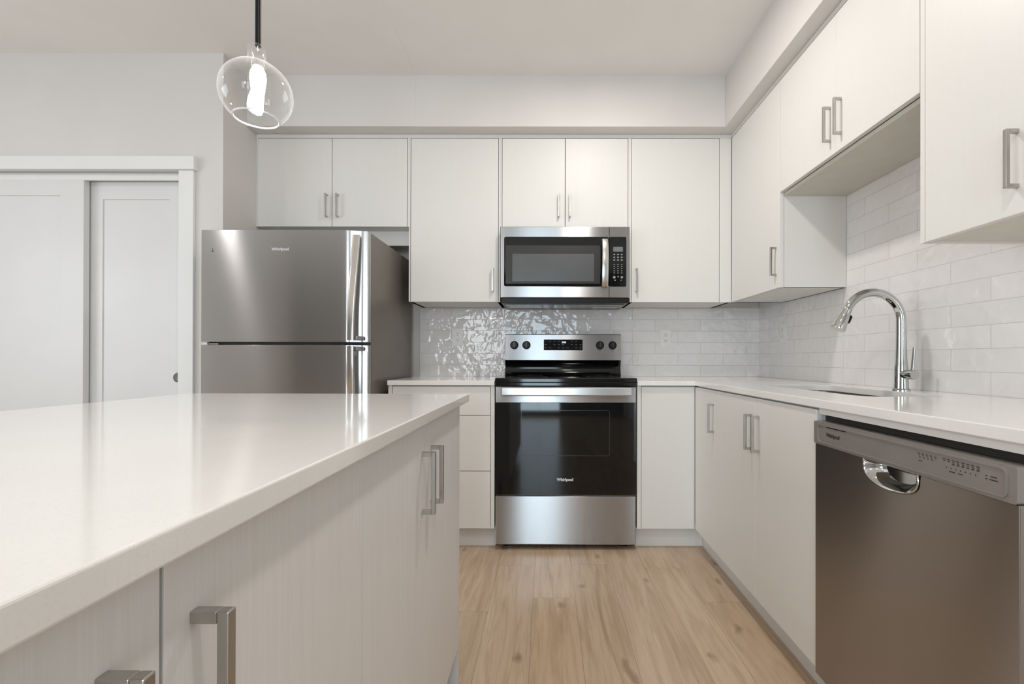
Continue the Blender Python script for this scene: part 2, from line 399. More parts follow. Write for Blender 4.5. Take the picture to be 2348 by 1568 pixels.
def cabinet(name, label, fr, u0, u1, z0, z1, depth, fronts, lap=(.009, .009), top_lap=0.0, toe=None, toe_ext=0.0, base=0.0, bottom=None, cat='cabinet', group=None):
    cm = M['cab_island'] if fr.k == 'island' else M['cab']
    """fronts: (part name, ua, ub, za, zb, handle) with handle None or (u, zc, horizontal)"""
    loc = fr.p((u0 + u1) / 2, depth / 2, base); root = thing(name, label, cat, loc, group)
    bm = bmesh.new(); t = .018
    for ua, ub, lp in ((u0, u0 + t, lap[0]), (u1 - t, u1, lap[1])):
        fr.add(bm, ua, ub, .021, depth, z0, z1)
    if lap[0]: fr.add(bm, u0, u0 + lap[0], 0, .0215, z0, z1)
    if lap[1]: fr.add(bm, u1 - lap[1], u1, 0, .0215, z0, z1)
    if top_lap: fr.add(bm, u0 + lap[0], u1 - lap[1], 0, .0215, z1 - top_lap, z1)
    fr.add(bm, u0 + t, u1 - t, .021, depth, z1 - t, z1); fr.add(bm, u0 + t, u1 - t, depth - .008, depth, z0, z1 - t)
    obj('body', bm, cm, root)
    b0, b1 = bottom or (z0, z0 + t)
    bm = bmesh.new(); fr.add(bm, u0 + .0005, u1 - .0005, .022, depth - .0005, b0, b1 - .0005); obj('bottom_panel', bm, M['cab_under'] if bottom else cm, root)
    for pn, ua, ub, za, zb, hd in fronts:
        bm = bmesh.new(); fr.add(bm, ua, ub, 0, .0195, za, zb, .0012); d = obj(pn, bm, cm, root)
        if hd: pull(fr, hd[0], hd[1], d, horizontal=len(hd) > 2 and hd[2])
    if toe:
        bm = bmesh.new(); fr.add(bm, u0, u1 + toe_ext, toe, toe + .016, 0, z0); obj('toe_kick', bm, cm, root)
    return root

# ------------------------------------------------------------------ key dimensions (metres, camera at x=0 y=0)
Yw, Yu, Yb, Yc, Yl = 3.161, 2.829, 2.532, 2.516, 2.539
Xr, Xu, Xb, Xc = 1.406, 1.093, .787, .780
Z_SOF, Z_UT, Z_UB, Z_CT, Z_CB, Z_DB, Z_K = 2.3447, 2.322, 1.350, .8965, .872, .113, 1.795
BACK_U, BACK_B = Frame('back', Yu), Frame('back', Yb)
RIGHT_U, RIGHT_B = Frame('right', Xu), Frame('right', Xb)
ISL = Frame('island', -.2738)
X_AL = -1.7265                                   # alcove side wall

# ------------------------------------------------------------------ the room
structure(obj('floor', box(X_FAR, Xr + .1, Y_REAR - .1, Yw + .1, -.06, 0), M['floor']))
bm = bmesh.new(); add_box(bm, X_FAR, Xr + .1, Y_REAR - .1, Yw + .1, Z_CEIL, Z_CEIL + .06)
add_box(bm, X_FAR, -.755, Y_REAR, Yw, Z_CEIL - .0012, Z_CEIL + .01)      # board joint in the ceiling
structure(obj('ceiling', bm, M['ceiling']))
structure(obj('wall_back', box(X_AL - .1, Xr + .1, Yw + .008, Yw + .1, 0, Z_CEIL), M['wall']))
structure(obj('wall_right', box(Xr + .008, Xr + .1, Y_REAR, Yw + .01, 0, Z_CEIL), M['wall']))
structure(obj('wall_backsplash_back', box(-.8395, Xr + .004, Yw, Yw + .008, Z_CT - .03, Z_UB + .004), M['tile_b']))
structure(obj('wall_backsplash_right', box(Xr, Xr + .008, .2, Yw, Z_CT - .03, 1.80), M['tile_r']))
# closet wall facing the camera, its opening, and the return into the fridge alcove
OPX0, OPX1, OPZ = -3.42, -1.955, 2.0075
bm = plate([[(X_FAR, 0), (OPX0, 0), (OPX0, OPZ), (OPX1, OPZ), (OPX1, 0), (X_AL, 0), (X_AL, Z_CEIL), (X_FAR, Z_CEIL)]], '-y', Yl, .11)
add_box(bm, X_AL - .08, X_AL, Yl + .11, Yw + .02, 0, Z_CEIL); add_box(bm, OPX0 - .02, OPX1 + .02, Yl + .30, Yl + .34, 0, Z_CEIL)
structure(obj('wall_left', bm, M['wall']))
structure(obj('wall_far_left', plate([[(-Yl - .1, 0), (-Y_REAR, 0), (-Y_REAR, Z_CEIL), (-Yl - .1, Z_CEIL)], [(-1.10, .78), (.80, .78), (.80, 2.12), (-1.10, 2.12)]], '-x', X_FAR - .1, .1), M['wall']))
w3 = structure(obj('added_window_side', plate([[(-1.10, .78), (.80, .78), (.80, 2.12), (-1.10, 2.12)], [(-1.05, .83), (-.175, .83), (-.175, 2.07), (-1.05, 2.07)], [(-.125, .83), (.75, .83), (.75, 2.07), (-.125, 2.07)]], '-x', X_FAR - .08, .05), M['trim']))  # unseen window added in the far wall to carry the side fill
obj('pane', box(X_FAR - .058, X_FAR - .054, -.78, 1.08, .80, 2.10), M['pane'], w3)
bm = plate([[(X_FAR, 0), (Xr, 0), (Xr, Z_CEIL), (X_FAR, Z_CEIL)], [(-.55, .06), (.27, .06), (.27, 2.08), (-.55, 2.08)], [(-1.68, .20), (-.92, .20), (-.92, 2.12), (-1.68, 2.12)]], '-y', Y_REAR - .1, .1)
structure(obj('wall_rear', bm, M['wall_rear']))
def window(name, x0, x1, z0, z1, mull):
    fo = [(x0, z0), (x1, z0), (x1, z1), (x0, z1)]; holes = []
    xs = [x0 + (x1 - x0) * k / mull for k in range(mull + 1)]
    for a, b in zip(xs, xs[1:]): holes.append([(a + .05, z0 + .05), (b - .05, z0 + .05), (b - .05, z1 - .05), (a + .05, z1 - .05)])
    fr = structure(obj(name, plate([fo] + holes, '-y', Y_REAR - .06, .05), M['trim']))
    obj('pane', box(x0 + .02, x1 - .02, Y_REAR - .038, Y_REAR - .034, z0 + .02, z1 - .02), M['pane'], fr)
window('window_1', -.55, .27, .06, 2.08, 2); window('added_window_rear', -1.68, -.92, .20, 2.12, 1)  # the single-pane one is assumed, added for more daylight
# dropped bulkhead above the wall cabinets
bm = bmesh.new(); Ys, Xs = 2.7356, 1.023
add_box(bm, X_AL, Xs, Ys, Yw + .01, Z_SOF, Z_CEIL + .002); add_box(bm, X_AL, -.755, Ys - .0012, Ys + .01, Z_SOF, Z_CEIL)
add_box(bm, Xs, Xr + .01, .2, Yw + .01, Z_SOF, Z_CEIL + .002)
structure(obj('wall_bulkhead', bm, M['wall'], bevel=.002))
# closet casing
structure(obj('trim_1', box(-1.951, -1.872, Yl - .018, Yl, 0, 2.0074, .002), M['trim']))
structure(obj('trim_2', box(-3.50, -1.860, Yl - .032, Yl, 2.0074, 2.0765, .002), M['trim']))
bm = bmesh.new(); add_box(bm, OPX0, OPX1, Yl + .012, Yl + .03, 1.966, 1.992, .001); add_box(bm, OPX0, OPX1, Yl + .03, Yl + .11, 1.985, 2.0074)
add_box(bm, OPX1 - .0005, OPX1 + .004, Yl, Yl + .11, 0, 2.0074)
structure(obj('trim_3', bm, M['trim']))
def closet_door(name, x0, x1, yf, z1, sw, rail):
    z0 = .012; d = structure(obj(name, plate([[(x0, z0), (x1, z0), (x1, z1), (x0, z1)], [(x0 + sw, z0 + .16), (x1 - sw, z0 + .16), (x1 - sw, z1 - rail), (x0 + sw, z1 - rail)]], '-y', yf, .034), M['door'], bevel=.0015))
    obj('door_panel', box(x0 + sw - .003, x1 - sw + .003, yf + .006, yf + .024, z0 + .157, z1 - rail + .003), M['door'], d)
    return d
closet_door('door_1', -3.40, -2.484, Yl + .014, 1.975, .128, .092)
d2 = closet_door('door_2', -2.52, -1.958, Yl + .058, 1.975, .098, .098)
fp = obj('finger_pull', lathe([(.027, .003), (.027, -.0015), (.0235, -.0022), (.0225, -.0008), (.0005, -.0004)], (-2.006, Yl + .058, .907), 'y', 36, False), M['pull_dark'], d2, smooth=True)

# ------------------------------------------------------------------ wall cabinets on the back wall
TOP = Z_SOF - .0015; DEP = Yw - Yu - .0015; TL = TOP - Z_UT
def up(label, u0, u1, z0, fronts, lap=(.0085, .0085), bottom=None, extra=None):
    return cabinet('wall_cabinet', label, BACK_U, u0, u1, z0, TOP, DEP, fronts, lap, TL, base=z0, bottom=bottom)
g = .0016
hz_l, hz_h = 1.4785, 1.917                       # pull heights on tall and short wall cabinets
c1 = up('short white two-door wall cabinet directly above the steel refrigerator', X_AL + .001, -.8185, Z_K, [
    ('door', -1.7165, -1.2755 - g, Z_K, Z_UT - .003, (-1.3058, hz_h)), ('door', -1.2755 + g, -.8305, Z_K, Z_UT - .003, (-1.2404, hz_h))])
bm = bmesh.new(); BACK_U.add(bm, X_AL + .02, -.821, .105, .123, 1.707, Z_K - .0005); obj('valance', bm, M['cab'], c1)
up('tall white single-door wall cabinet between refrigerator and microwave', -.818, -.2765, Z_UB, [
    ('door', -.8065, -.2885, Z_UB, Z_UT - .003, (-.3192, hz_l))])
up('short white two-door wall cabinet directly above the microwave', -.276, .4905, Z_K, [
    ('door', -.2645, .1085 - g, Z_K, Z_UT - .003, (.0688, hz_h)), ('door', .1085 + g, .479, Z_K, Z_UT - .003, (.1354, hz_h))])
c4 = up('tall white single-door wall cabinet right of the microwave in the back corner', .491, Xu - .0005, Z_UB, [
    ('door', .5025, 1.021, Z_UB, Z_UT - .003, (.5299, hz_l))], lap=(.0085, .069))
# ------------------------------------------------------------------ wall cabinets on the sink wall
DEPR = Xr - Xu - .0015
def upr(label, u0, u1, z0, fronts, lap=(.0, .0), bottom=None):
    return cabinet('wall_cabinet', label, RIGHT_U, u0, u1, z0, TOP, DEPR, fronts, lap, TL, base=z0, bottom=bottom)
Y1, Y2 = 2.2411, 1.3985
upr('narrow white wall cabinet on the sink wall beside the back corner', Y1 + .0003, Yu - .0005, Z_UB, [
    ('door', Y1 + .0015, Yu - .006, Z_UB, Z_UT - .003, (2.2765, hz_l))])
ym = 1.809
upr('short raised white two-door wall cabinet above the sink and faucet', Y2 + .0005, Y1 - .0003, Z_K, [
    ('door', ym + .0004, Y1 - .0015, Z_K, Z_UT - .003, (1.8428, hz_h)), ('door', Y2 + .004, ym - .0004, Z_K, Z_UT - .003, (1.7754, hz_h))], bottom=(1.7785, Z_K))
upr('nearest white wall cabinet, hanging low above the dishwasher', .7600, Y2, Z_UB, [
    ('door', 1.0765, Y2 - .0175, Z_UB, Z_UT - .003, (1.1109, hz_l)), ('door', .772, 1.0735, Z_UB, Z_UT - .003, (1.040, hz_l))], lap=(.009, .016), bottom=(Z_UB + .003, Z_UB + .018))

# ------------------------------------------------------------------ base cabinets
DB = Yw - Yb - .0025; DBR = Xr - Xb - .0025; ZC = Z_CB - .001; TOE = .0615
zh = .7335
RANGE_X0, RANGE_X1 = -.2705, .4755
cabinet('drawer_cabinet', 'white base cabinet with three drawers between refrigerator and range', BACK_B, -.8395, -.2755, Z_DB, ZC, DB, [
    ('drawer', -.8165, -.2975, .7135, ZC - .006, (-.557, .79, True)), ('drawer', -.8165, -.2975, .4175, .7105, (-.557, .64, True)), ('drawer', -.8165, -.2975, Z_DB, .4145, (-.557, .35, True))],
    lap=(.0205, .0195), toe=TOE)
cabinet('corner_cabinet', 'white blind corner base cabinet with plain front right of the range', BACK_B, .4805, Xb - .0005, Z_DB, ZC, DB, [
    ('door', .5035, Xb - .004, Z_DB, ZC - .006, None)], lap=(.0205, .002), toe=TOE, toe_ext=TOE)
Ya, Yd = 2.2402, 1.3939
cabinet('base_cabinet', 'narrow white one-door base cabinet on the sink run beside the back corner', RIGHT_B, Ya + .0003, Yb - .0005, Z_DB, ZC, DBR, [
    ('door', Ya + .0015, Yb - .004, Z_DB, ZC - .006, (2.249, zh))], lap=(0, 0), toe=TOE, toe_ext=TOE - .001)
ymb = 1.801
sink_base = cabinet('sink_cabinet', 'white two-door sink base cabinet left of the dishwasher', RIGHT_B, Yd, Ya - .0003, Z_DB, ZC - .24, DBR, [
    ('door', ymb + .0004, Ya - .0015, Z_DB, ZC - .006, (1.8322, zh)), ('door', Yd + .001, ymb - .0004, Z_DB, ZC - .006, (1.7697, zh))], lap=(0, 0), toe=TOE)
bm = bmesh.new()
RIGHT_B.add(bm, Yd, Yd + .018, .021, DBR, ZC - .24, ZC); RIGHT_B.add(bm, Ya - .0183, Ya - .0003, .021, DBR, ZC - .24, ZC); RIGHT_B.add(bm, Yd + .018, Ya - .0183, .021, .039, ZC - .24, ZC)
obj('upper_frame', bm, M['cab'], sink_base)

# ------------------------------------------------------------------ island
IY0, IYM, IY1 = -.036, .7112, 1.4595
IZC = Z_CB - .001
isl = cabinet('island_cabinet', 'far white two-door island cabinet with its end panel at the tip of the island', ISL, IYM + .0003, 1.504, Z_DB, IZC, .62, [
    ('door', IYM + .0004, 1.0930 - .0004, Z_DB, IZC - .004, (1.0529, .737)), ('door', 1.0930 + .0004, 1.4720, Z_DB, IZC - .004, (1.1327, .737))], lap=(0, .0305), toe=TOE)
bm = bmesh.new(); ISL.add(bm, 1.486, 1.504, .0, .62, 0, Z_DB); obj('end_panel', bm, M['cab_island'], isl)
cabinet('island_cabinet', 'near white two-door island cabinet closest to the camera', ISL, IY0, IYM - .0003, Z_DB, IZC, .62, [
    ('door', .3403 + .0016, IYM - .0004, Z_DB, IZC - .004, (.3714, .747)), ('door', IY0 + .002, .3403 - .0016, Z_DB, IZC - .004, (.2941, .747))], lap=(0, 0), toe=TOE)
tag(obj('island_countertop', box(-1.1675, -.2524, -.10, 1.5594, Z_CB, Z_CT), M['quartz'], bevel=.0025, seg=3), 'white quartz countertop slab lying on the island', 'countertop')

# ------------------------------------------------------------------ countertops and sink
tag(obj('countertop', box(-.8410, -.2740, Yc, Yw - .0005, Z_CB, Z_CT), M['quartz'], bevel=.002), 'short white quartz countertop piece between refrigerator and range', 'countertop')
SX0, SX1, SY0, SY1 = .985, 1.262, 1.478, 2.172
L = [(.4785, Yc), (Xc, Yc), (Xc, .762), (Xr - .0005, .762), (Xr - .0005, Yw - .0005), (.4785, Yw - .0005)]
tag(obj('countertop', plate([L, rrect(SX0, SX1, SY0, SY1, .07)], 'z', Z_CT, Z_CT - Z_CB), M['quartz'], bevel=.002), 'long L-shaped white quartz countertop holding the sink and faucet', 'countertop')
sk = thing('sink', 'stainless undermount sink set into the L-shaped countertop', 'sink', ((SX0 + SX1) / 2, (SY0 + SY1) / 2, .69))
bm = bmesh.new(); rings = []
for (ins, z, r) in ((-.022, Z_CB - .0008, .09), (-.004, Z_CB - .0008, .072), (-.003, Z_CB - .006, .07), (.004, .72, .066), (.03, .693, .05), (.10, .688, .02)):
    rings.append([bm.verts.new((x, y, z)) for x, y in rrect(SX0 + ins, SX1 - ins, SY0 + ins, SY1 - ins, max(r - 0, .01))])
for a, b in zip(rings, rings[1:]):
    for k in range(len(a)): bm.faces.new((a[k], a[(k + 1) % len(a)], b[(k + 1) % len(a)], b[k]))
bm.faces.new(rings[-1])
o = obj('bowl', bm, M['sink'], sk, smooth=True); md = o.modifiers.new('gauge', 'SOLIDIFY'); md.thickness = .0012; md.offset = -1
obj('drain', lathe([(.045, 0), (.045, .003), (.036, .002), (.034, -.001), (.0005, -.001)], ((SX0 + SX1) / 2, 1.82, .6885), 'z', 32, False), M['chrome'], sk, smooth=True)

# ------------------------------------------------------------------ faucet
FX, FY = 1.322, 1.783
fa = thing('faucet', 'tall chrome gooseneck faucet with pull-down head behind the sink', 'faucet', (FX, FY, Z_CT))
obj('base', lathe([(.029, .0), (.029, .004), (.026, .007), (.0245, .008)], (FX, FY, Z_CT), 'z', 40), M['chrome'], fa, smooth=True)
obj('body', lathe([(.0235, .007), (.0225, .03), (.0215, .085), (.0195, .10), (.0178, .13), (.0168, .17), (.0163, .21), (.0160, .262)], (FX, FY, Z_CT), 'z', 40), M['chrome'], fa, smooth=True)
R_ARC, CXA, CZA = .105, FX - .105, 1.156
pts = [(FX, FY, 1.13)] + [(CXA + R_ARC * math.cos(math.radians(a)), FY, CZA + R_ARC * math.sin(math.radians(a))) for a in range(0, 157, 4)]
obj('spout', sweep(pts, [.0158] * len(pts), 24), M['chrome'], fa, smooth=True)
e = Vector(pts[-1]); dirv = (Vector(pts[-1]) - Vector(pts[-2])).normalized()
hp = [e - dirv * .004, e, e + dirv * .006, e + dirv * .008, e + dirv * .040, e + dirv * .078, e + dirv * .083]
head = obj('spray_head', sweep(hp, [.0162, .0175, .0175, .0168, .0215, .0262, .0250], 28), M['chrome'], fa, smooth=True)
bp = e + dirv * .038 + Vector((.021, -.004, -.004))
obj('spray_button', sweep([bp - dirv * .016, bp - dirv * .012, bp + dirv * .012, bp + dirv * .018], None, 16, flat=[(.006, .004), (.012, .012), (.012, .013), (.006, .004)], side=(0, 1, 0)), M['black'], head, smooth=True)
hub = obj('lever_hub', lathe([(.0165, -.066), (.0175, -.062), (.0175, -.034), (.0165, -.030), (.0165, -.018), (.017, 0)], (FX, FY, .957), 'y', 32), M['chrome'], fa, smooth=True)
obj('lever', sweep([(FX + .002, FY - .050, .968), (FX + .003, FY - .052, .98), (FX + .005, FY - .053, 1.02), (FX + .007, FY - .054, 1.056)], None, 16, flat=[(.014, .009), (.013, .007), (.012, .006), (.011, .005)], side=(0, 1, 0)), M['chrome'], hub, smooth=True)

# ------------------------------------------------------------------ outlets
def outlet(label, face, at, u, z):
    pos = {'-y': (u, at, z), '-x': (at, u, z)}[face]; us = u if face == '-y' else -u
    t = thing('wall_outlet', label, 'outlet', pos)
    pl = obj('cover_plate', plate([rrect(us - .035, us + .035, z - .057, z + .057, .004)], face, at - .005, .0048), M['plate'], t, bevel=.0012)
    for s in (-1, 1):
        r = obj('socket', plate([rrect(us - .0165, us + .0165, z + s * .0195 - .0145, z + s * .0195 + .0145, .006)], face, at - .0066, .003), M['plate'], t)
        loops = [rrect(us + dx - .0012, us + dx + .0012, z + s * .0195 + .001, z + s * .0195 + .0085, .0005, 2) for dx in (-.0064, .0064)]
        loops.append(rrect(us - .0025, us + .0025, z + s * .0195 - .009, z + s * .0195 - .0045, .002, 4))
        obj('slots', plate(loops, face, at - .0069, .0006), M['slot'], r)
    return t
outlet('white wall outlet on the back tiles left of the range', '-y', Yw, -.589, 1.155)
outlet('white wall outlet on the back tiles right of the range', '-y', Yw, .786, 1.149)
outlet('white wall outlet on the sink-wall tiles near the corner', '-x', Xr, 2.838, 1.165)

# ------------------------------------------------------------------ pendant lamp
PX, PY = -.7045, 1.16
pe = thing('pendant_lamp', 'clear tilted glass globe pendant lamp on a black rod above the island', 'lamp', (PX, PY, Z_CEIL - .0012))
obj('rod', lathe([(.0066, 1.770), (.0066, Z_CEIL - .02)], (PX, PY, 0), 'z', 20), M['rod'], pe, smooth=True)
obj('canopy', lathe([(.062, Z_CEIL - .0012), (.062, Z_CEIL - .018), (.05, Z_CEIL - .026), (.0005, Z_CEIL - .026)], (PX, PY, 0), 'z', 40, False), M['rod'], pe, smooth=True)
obj('socket', lathe([(.011, 1.772), (.014, 1.768), (.014, 1.722), (.012, 1.718)], (PX, PY, 0), 'z', 24), M['glass'], pe, smooth=True)
obj('bulb', lathe([(.0005, 1.603), (.008, 1.606), (.0115, 1.615), (.012, 1.64), (.015, 1.668), (.018, 1.69), (.017, 1.705), (.012, 1.7175), (.0115, 1.720)], (PX, PY, 0), 'z', 24, False), M['bulb'], pe, smooth=True)
bm = bmesh.new(); A, B, cz, n = .0805, .0765, 1.655, 56; GX = PX - .0035
prof = [(.0195, 1.7705, 0), (.0195, 1.750, 0), (.0205, 1.737, .25)]
rings = []
for r, z, sh in prof: rings.append([(r, z, sh)] )
phis = [math.asin(.955 - k * (.955 + .79) / 26) for k in range(27)]
seq = [(r, z, sh) for r, z, sh in prof] + [(A * math.cos(p), cz + B * math.sin(p), 1) for p in phis]
rv = []
for r, z, sh in seq:
    ring = []
    for k in range(n):
        a = 2 * math.pi * k / n; x = r * math.cos(a); ring.append(bm.verts.new((GX + x, PY + r * math.sin(a), z)))
    rv.append(ring)
for a, b in zip(rv, rv[1:]):
    for k in range(n): bm.faces.new((a[k], a[(k + 1) % n], b[(k + 1) % n], b[k]))
sh = obj('glass_shade', bm, M['glass'], pe, smooth=True)
zr = cz + B * math.sin(phis[-1]); rr = A * math.cos(phis[-1])
lip = [(GX + rr * math.cos(2 * math.pi * k / 48), PY + rr * math.sin(2 * math.pi * k / 48), zr) for k in range(49)]
add_lip = bmesh.new(); add_sweep(add_lip, lip, [.0022] * len(lip), 8); obj('glass_lip', add_lip, M['glass_rim'], sh, smooth=True)
# assumed second pendant, outside the frame, added to throw more light on the ceiling
pe2 = pe.copy(); COL.objects.link(pe2); pe2.location = (PX, .22, Z_CEIL - .0012)
pe2['label'] = 'added second clear glass globe pendant lamp, unseen, over the near end of the island'
for ch in list(pe.children):
    c = ch.copy(); COL.objects.link(c); c.parent = pe2
    for gc in ch.children:
        d = gc.copy(); COL.objects.link(d); d.parent = c

# ------------------------------------------------------------------ refrigerator
Yf = 2.345; FX0, FX1 = -1.700, -.879
fr_ = thing('refrigerator', 'stainless top-freezer refrigerator in the alcove beside the closet doors', 'refrigerator', ((FX0 + FX1) / 2, 2.75, 0))
obj('body', box(FX0 + .004, FX1, 2.392, 3.10, .03, 1.640, .004), M['side_grey'], fr_)
obj('gasket', box(FX0 + .015, FX1 - .004, 2.375, 2.393, .1, 1.632), M['gasket'], fr_)
obj('kick_grille', box(FX0 + .01, FX1 - .01, 2.40, 2.44, .0, .075), M['black'], fr_)
def front_y(t):
    s = max(0, (t - .86) / .14); s = s * s * (3 - 2 * s)
    return Yf - .003 * 4 * t * (1 - t) + .022 * s
def fridge_door(name, z0, z1):
    bm = bmesh.new(); N = 40
    f = [(FX0 + (FX1 - .008 - FX0) * k / N, front_y(k / N)) for k in range(N + 1)] + [(FX1 - .002, front_y(1) + .008), (FX1, front_y(1) + .018), (FX1, 2.376), (FX0, 2.376)]
    lo_ = [bm.verts.new((x, y, z0)) for x, y in f]; hi = [bm.verts.new((x, y, z1)) for x, y in f]
    bm.faces.new(lo_[::-1]); bm.faces.new(hi)
    for k in range(len(f)): bm.faces.new((lo_[k], lo_[(k + 1) % len(f)], hi[(k + 1) % len(f)], hi[k]))
    return obj(name, bm, M['steel_fridge'], fr_, smooth=True, bevel=.003)
fz = fridge_door('freezer_door', 1.0925, 1.6435); rd = fridge_door('refrigerator_door', .09, 1.0775)
def fridge_handle(door, z_far, z_near, name='handle'):
    n = 18; pts = []; fl = []
    for k in range(n + 1):
        t = k / n; z = z_far + (z_near - z_far) * t
        out = .004 + .072 * math.sin(t * math.pi / 2) ** 1.2
        pts.append((-.9325 , Yf - .006 - out, z)); fl.append((.036, .016))
    h = obj(name, sweep(pts, None, 20, flat=fl, side=(1, 0, 0)), M['bright'], door, smooth=True)
    zz = z_near; s = 1 if z_far > z_near else -1
    obj('handle_post', box(-.925, -.900, Yf - .068, Yf + .012, zz + s * .002, zz + s * .022, .003), M['steel'], h)
fridge_handle(fz, 1.615, 1.0985); fridge_handle(rd, .42, 1.0715)
obj('hinge', box(FX0 + .002, FX0 + .022, Yf + .010, Yf + .03, 1.0795, 1.0905, .001), M['plate'], fr_)
obj('hinge_bracket', box(FX0 + .03, FX0 + .075, Yf + .014, Yf + .03, 1.080, 1.0855, .001), M['nickel'], fr_)
text('brand_badge', 'Whirlpool', .0205, (-1.3096, front_y(.475) - .0006, 1.548), '-y', M['mark_white'], fz, .0003)
for z in (1.5385, 1.549):
    obj('screw_hole', lathe([(.0036 if z < 1.545 else .0022, -.0006), (.0036 if z < 1.545 else .0022, .001)], (-1.6437, front_y(.068), z), 'y', 16), M['gasket'], fz)

# ------------------------------------------------------------------ microwave
MY = 2.765
mw = thing('microwave', 'stainless over-the-range microwave hung below the short wall cabinet', 'microwave', (.106, 2.96, 1.335))
obj('body', box(-.2655, .4785, MY + .034, Yw - .004, 1.338, 1.7785, .003), M['side_grey'], mw)
dr = obj('door', box(-.2675, .3605, MY, MY + .0335, 1.3675, 1.7785, .003), M['steel'], mw)
cp = obj('control_panel', box(.3625, .4800, MY, MY + .0335, 1.3675, 1.7785, .003), M['steel'], mw)
obj('window_frame', plate([rrect(-.2475, .3595, 1.4316, 1.7186, .010)], '-y', MY - .0016, .004), M['black_glass'], dr)
obj('window_border', plate([rrect(-.238, .3085, 1.4475, 1.6690, .004)], '-y', MY - .0020, .002), M['screen_dark'], dr)
obj('window_screen', plate([rrect(-.1993, .2735, 1.4616, 1.6201, .004)], '-y', MY - .0024, .002), M['screen'], dr)
n = 16; pts = []; fl = []
for k in range(n + 1):
    t = k / n; pts.append((.3353, MY - .012 - .026 * (1 - (2 * t - 1) ** 2) ** .8, 1.4318 + .270 * t)); fl.append((.036, .012))
h = obj('handle', sweep(pts, None, 20, flat=fl, side=(1, 0, 0)), M['bright'], dr, smooth=True)
for z in (1.437, 1.697): obj('handle_post', box(.325, .346, MY - .016, MY + .001, z - .006, z + .006, .001), M['bright'], h)
kp = obj('keypad', plate([rrect(.3628, .4604, 1.4316, 1.7186, .006)], '-y', MY - .0016, .004), M['black_glass'], cp)
obj('display', plate([rrect(.3843, .4400, 1.6337, 1.6614, .002)], '-y', MY - .0020, .001), M['lcd_dim'], kp)
loops = []
for r, z in enumerate((1.617, 1.601, 1.585)):
    for c in range(3): loops.append(rrect(.3905 + c * .0215 - .005, .3905 + c * .0215 + .005, z - .0025 - .001 * (r > 0), z + .0025 + .001 * (r > 0), .001, 2))
for r in range(5):
    for c in range(3): loops.append(rrect(.3905 + c * .0215 - .004, .3905 + c * .0215 + .004, 1.560 - r * .0125 - .002, 1.560 - r * .0125 + .002, .001, 2))
for x, z, s in ((.3905, 1.485, .0075), (.413, 1.489, .004), (.4345, 1.485, .0065), (.395, 1.468, .004), (.430, 1.468, .003)): loops.append(rrect(x - s, x + s, z - s, z + s, s * .9, 6))
obj('key_marks', plate(loops, '-y', MY - .0020, .0008), M['mark_grey'], kp)
bm = bmesh.new(); add_box(bm, -.262, .4745, MY + .006, MY + .06, 1.337, 1.3668, .002)
obj('vent_grille', bm, M['black'], mw)
und = obj('underside', box(-.245, .457, MY + .06, 3.02, 1.3335, 1.338), M['screen_dark'], mw)
for x0, x1 in ((-.225, -.075), (.285, .437)): obj('grease_filter', box(x0, x1, MY + .16, 2.985, 1.331, 1.3337, .001), M['nickel'], und)

# ------------------------------------------------------------------ range
rg = thing('range', 'stainless and black glass electric range below the microwave', 'range', ((RANGE_X0 + RANGE_X1) / 2, 2.83, 0))
obj('body', box(RANGE_X0 + .002, RANGE_X1 - .002, 2.562, 3.13, .028, .886), M['side_grey'], rg)
bm = bmesh.new(); add_box(bm, RANGE_X0 - .0006, RANGE_X1 + .0006, 2.507, 3.075, .886, .9115, .005, 3); add_box(bm, RANGE_X0, RANGE_X1, 2.509, 2.562, .8685, .889, .003)
ct = obj('cooktop', bm, M['black_gloss'], rg)
for x, y, r in ((-.10, 2.66, .105), (.31, 2.66, .09), (-.10, 2.92, .075), (.31, 2.92, .09)):
    obj('burner_ring', plate([[(x + r * math.cos(k * math.pi / 24), y + r * math.sin(k * math.pi / 24)) for k in range(48)], [(x + (r - .003) * math.cos(k * math.pi / 24), y + (r - .003) * math.sin(k * math.pi / 24)) for k in range(48)]], 'z', .9118, .0004), M['ring'], ct)
BGX0, BGX1, YG = -.2675, .4770, 3.062
bm = bmesh.new(); pf = [(YG, 1.0035), (YG + .014, 1.168), (YG + .022, 1.1725), (3.150, 1.1725), (3.150, 1.0035)]
a = [bm.verts.new((BGX0, y, z)) for y, z in pf]; b = [bm.verts.new((BGX1, y, z)) for y, z in pf]
bm.faces.new(a); bm.faces.new(b[::-1])
for k in range(5): bm.faces.new((a[k], b[k], b[(k + 1) % 5], a[(k + 1) % 5]))
bg = obj('backguard', bm, M['steel'], rg, bevel=.002)
def yg(z): return YG + .014 * (z - 1.0035) / .1645
bm = bmesh.new(); N = 14; pr_ = []
for k in range(N + 1):
    t = k / N; pr_.append((3.058 + .022 * math.sin(t * math.pi) , .905 + .0985 * t))
a = [bm.verts.new((BGX0 + .001, y, z)) for y, z in pr_] + [bm.verts.new((BGX0 + .001, 3.14, 1.0035)), bm.verts.new((BGX0 + .001, 3.14, .905))]
b = [bm.verts.new((BGX1 - .001, v.co.y, v.co.z)) for v in a]
bm.faces.new(a); bm.faces.new(b[::-1])
for k in range(len(a)): bm.faces.new((a[k], b[k], b[(k + 1) % len(a)], a[(k + 1) % len(a)]))
obj('backguard_glass', bm, M['black_gloss'], rg, smooth=True)
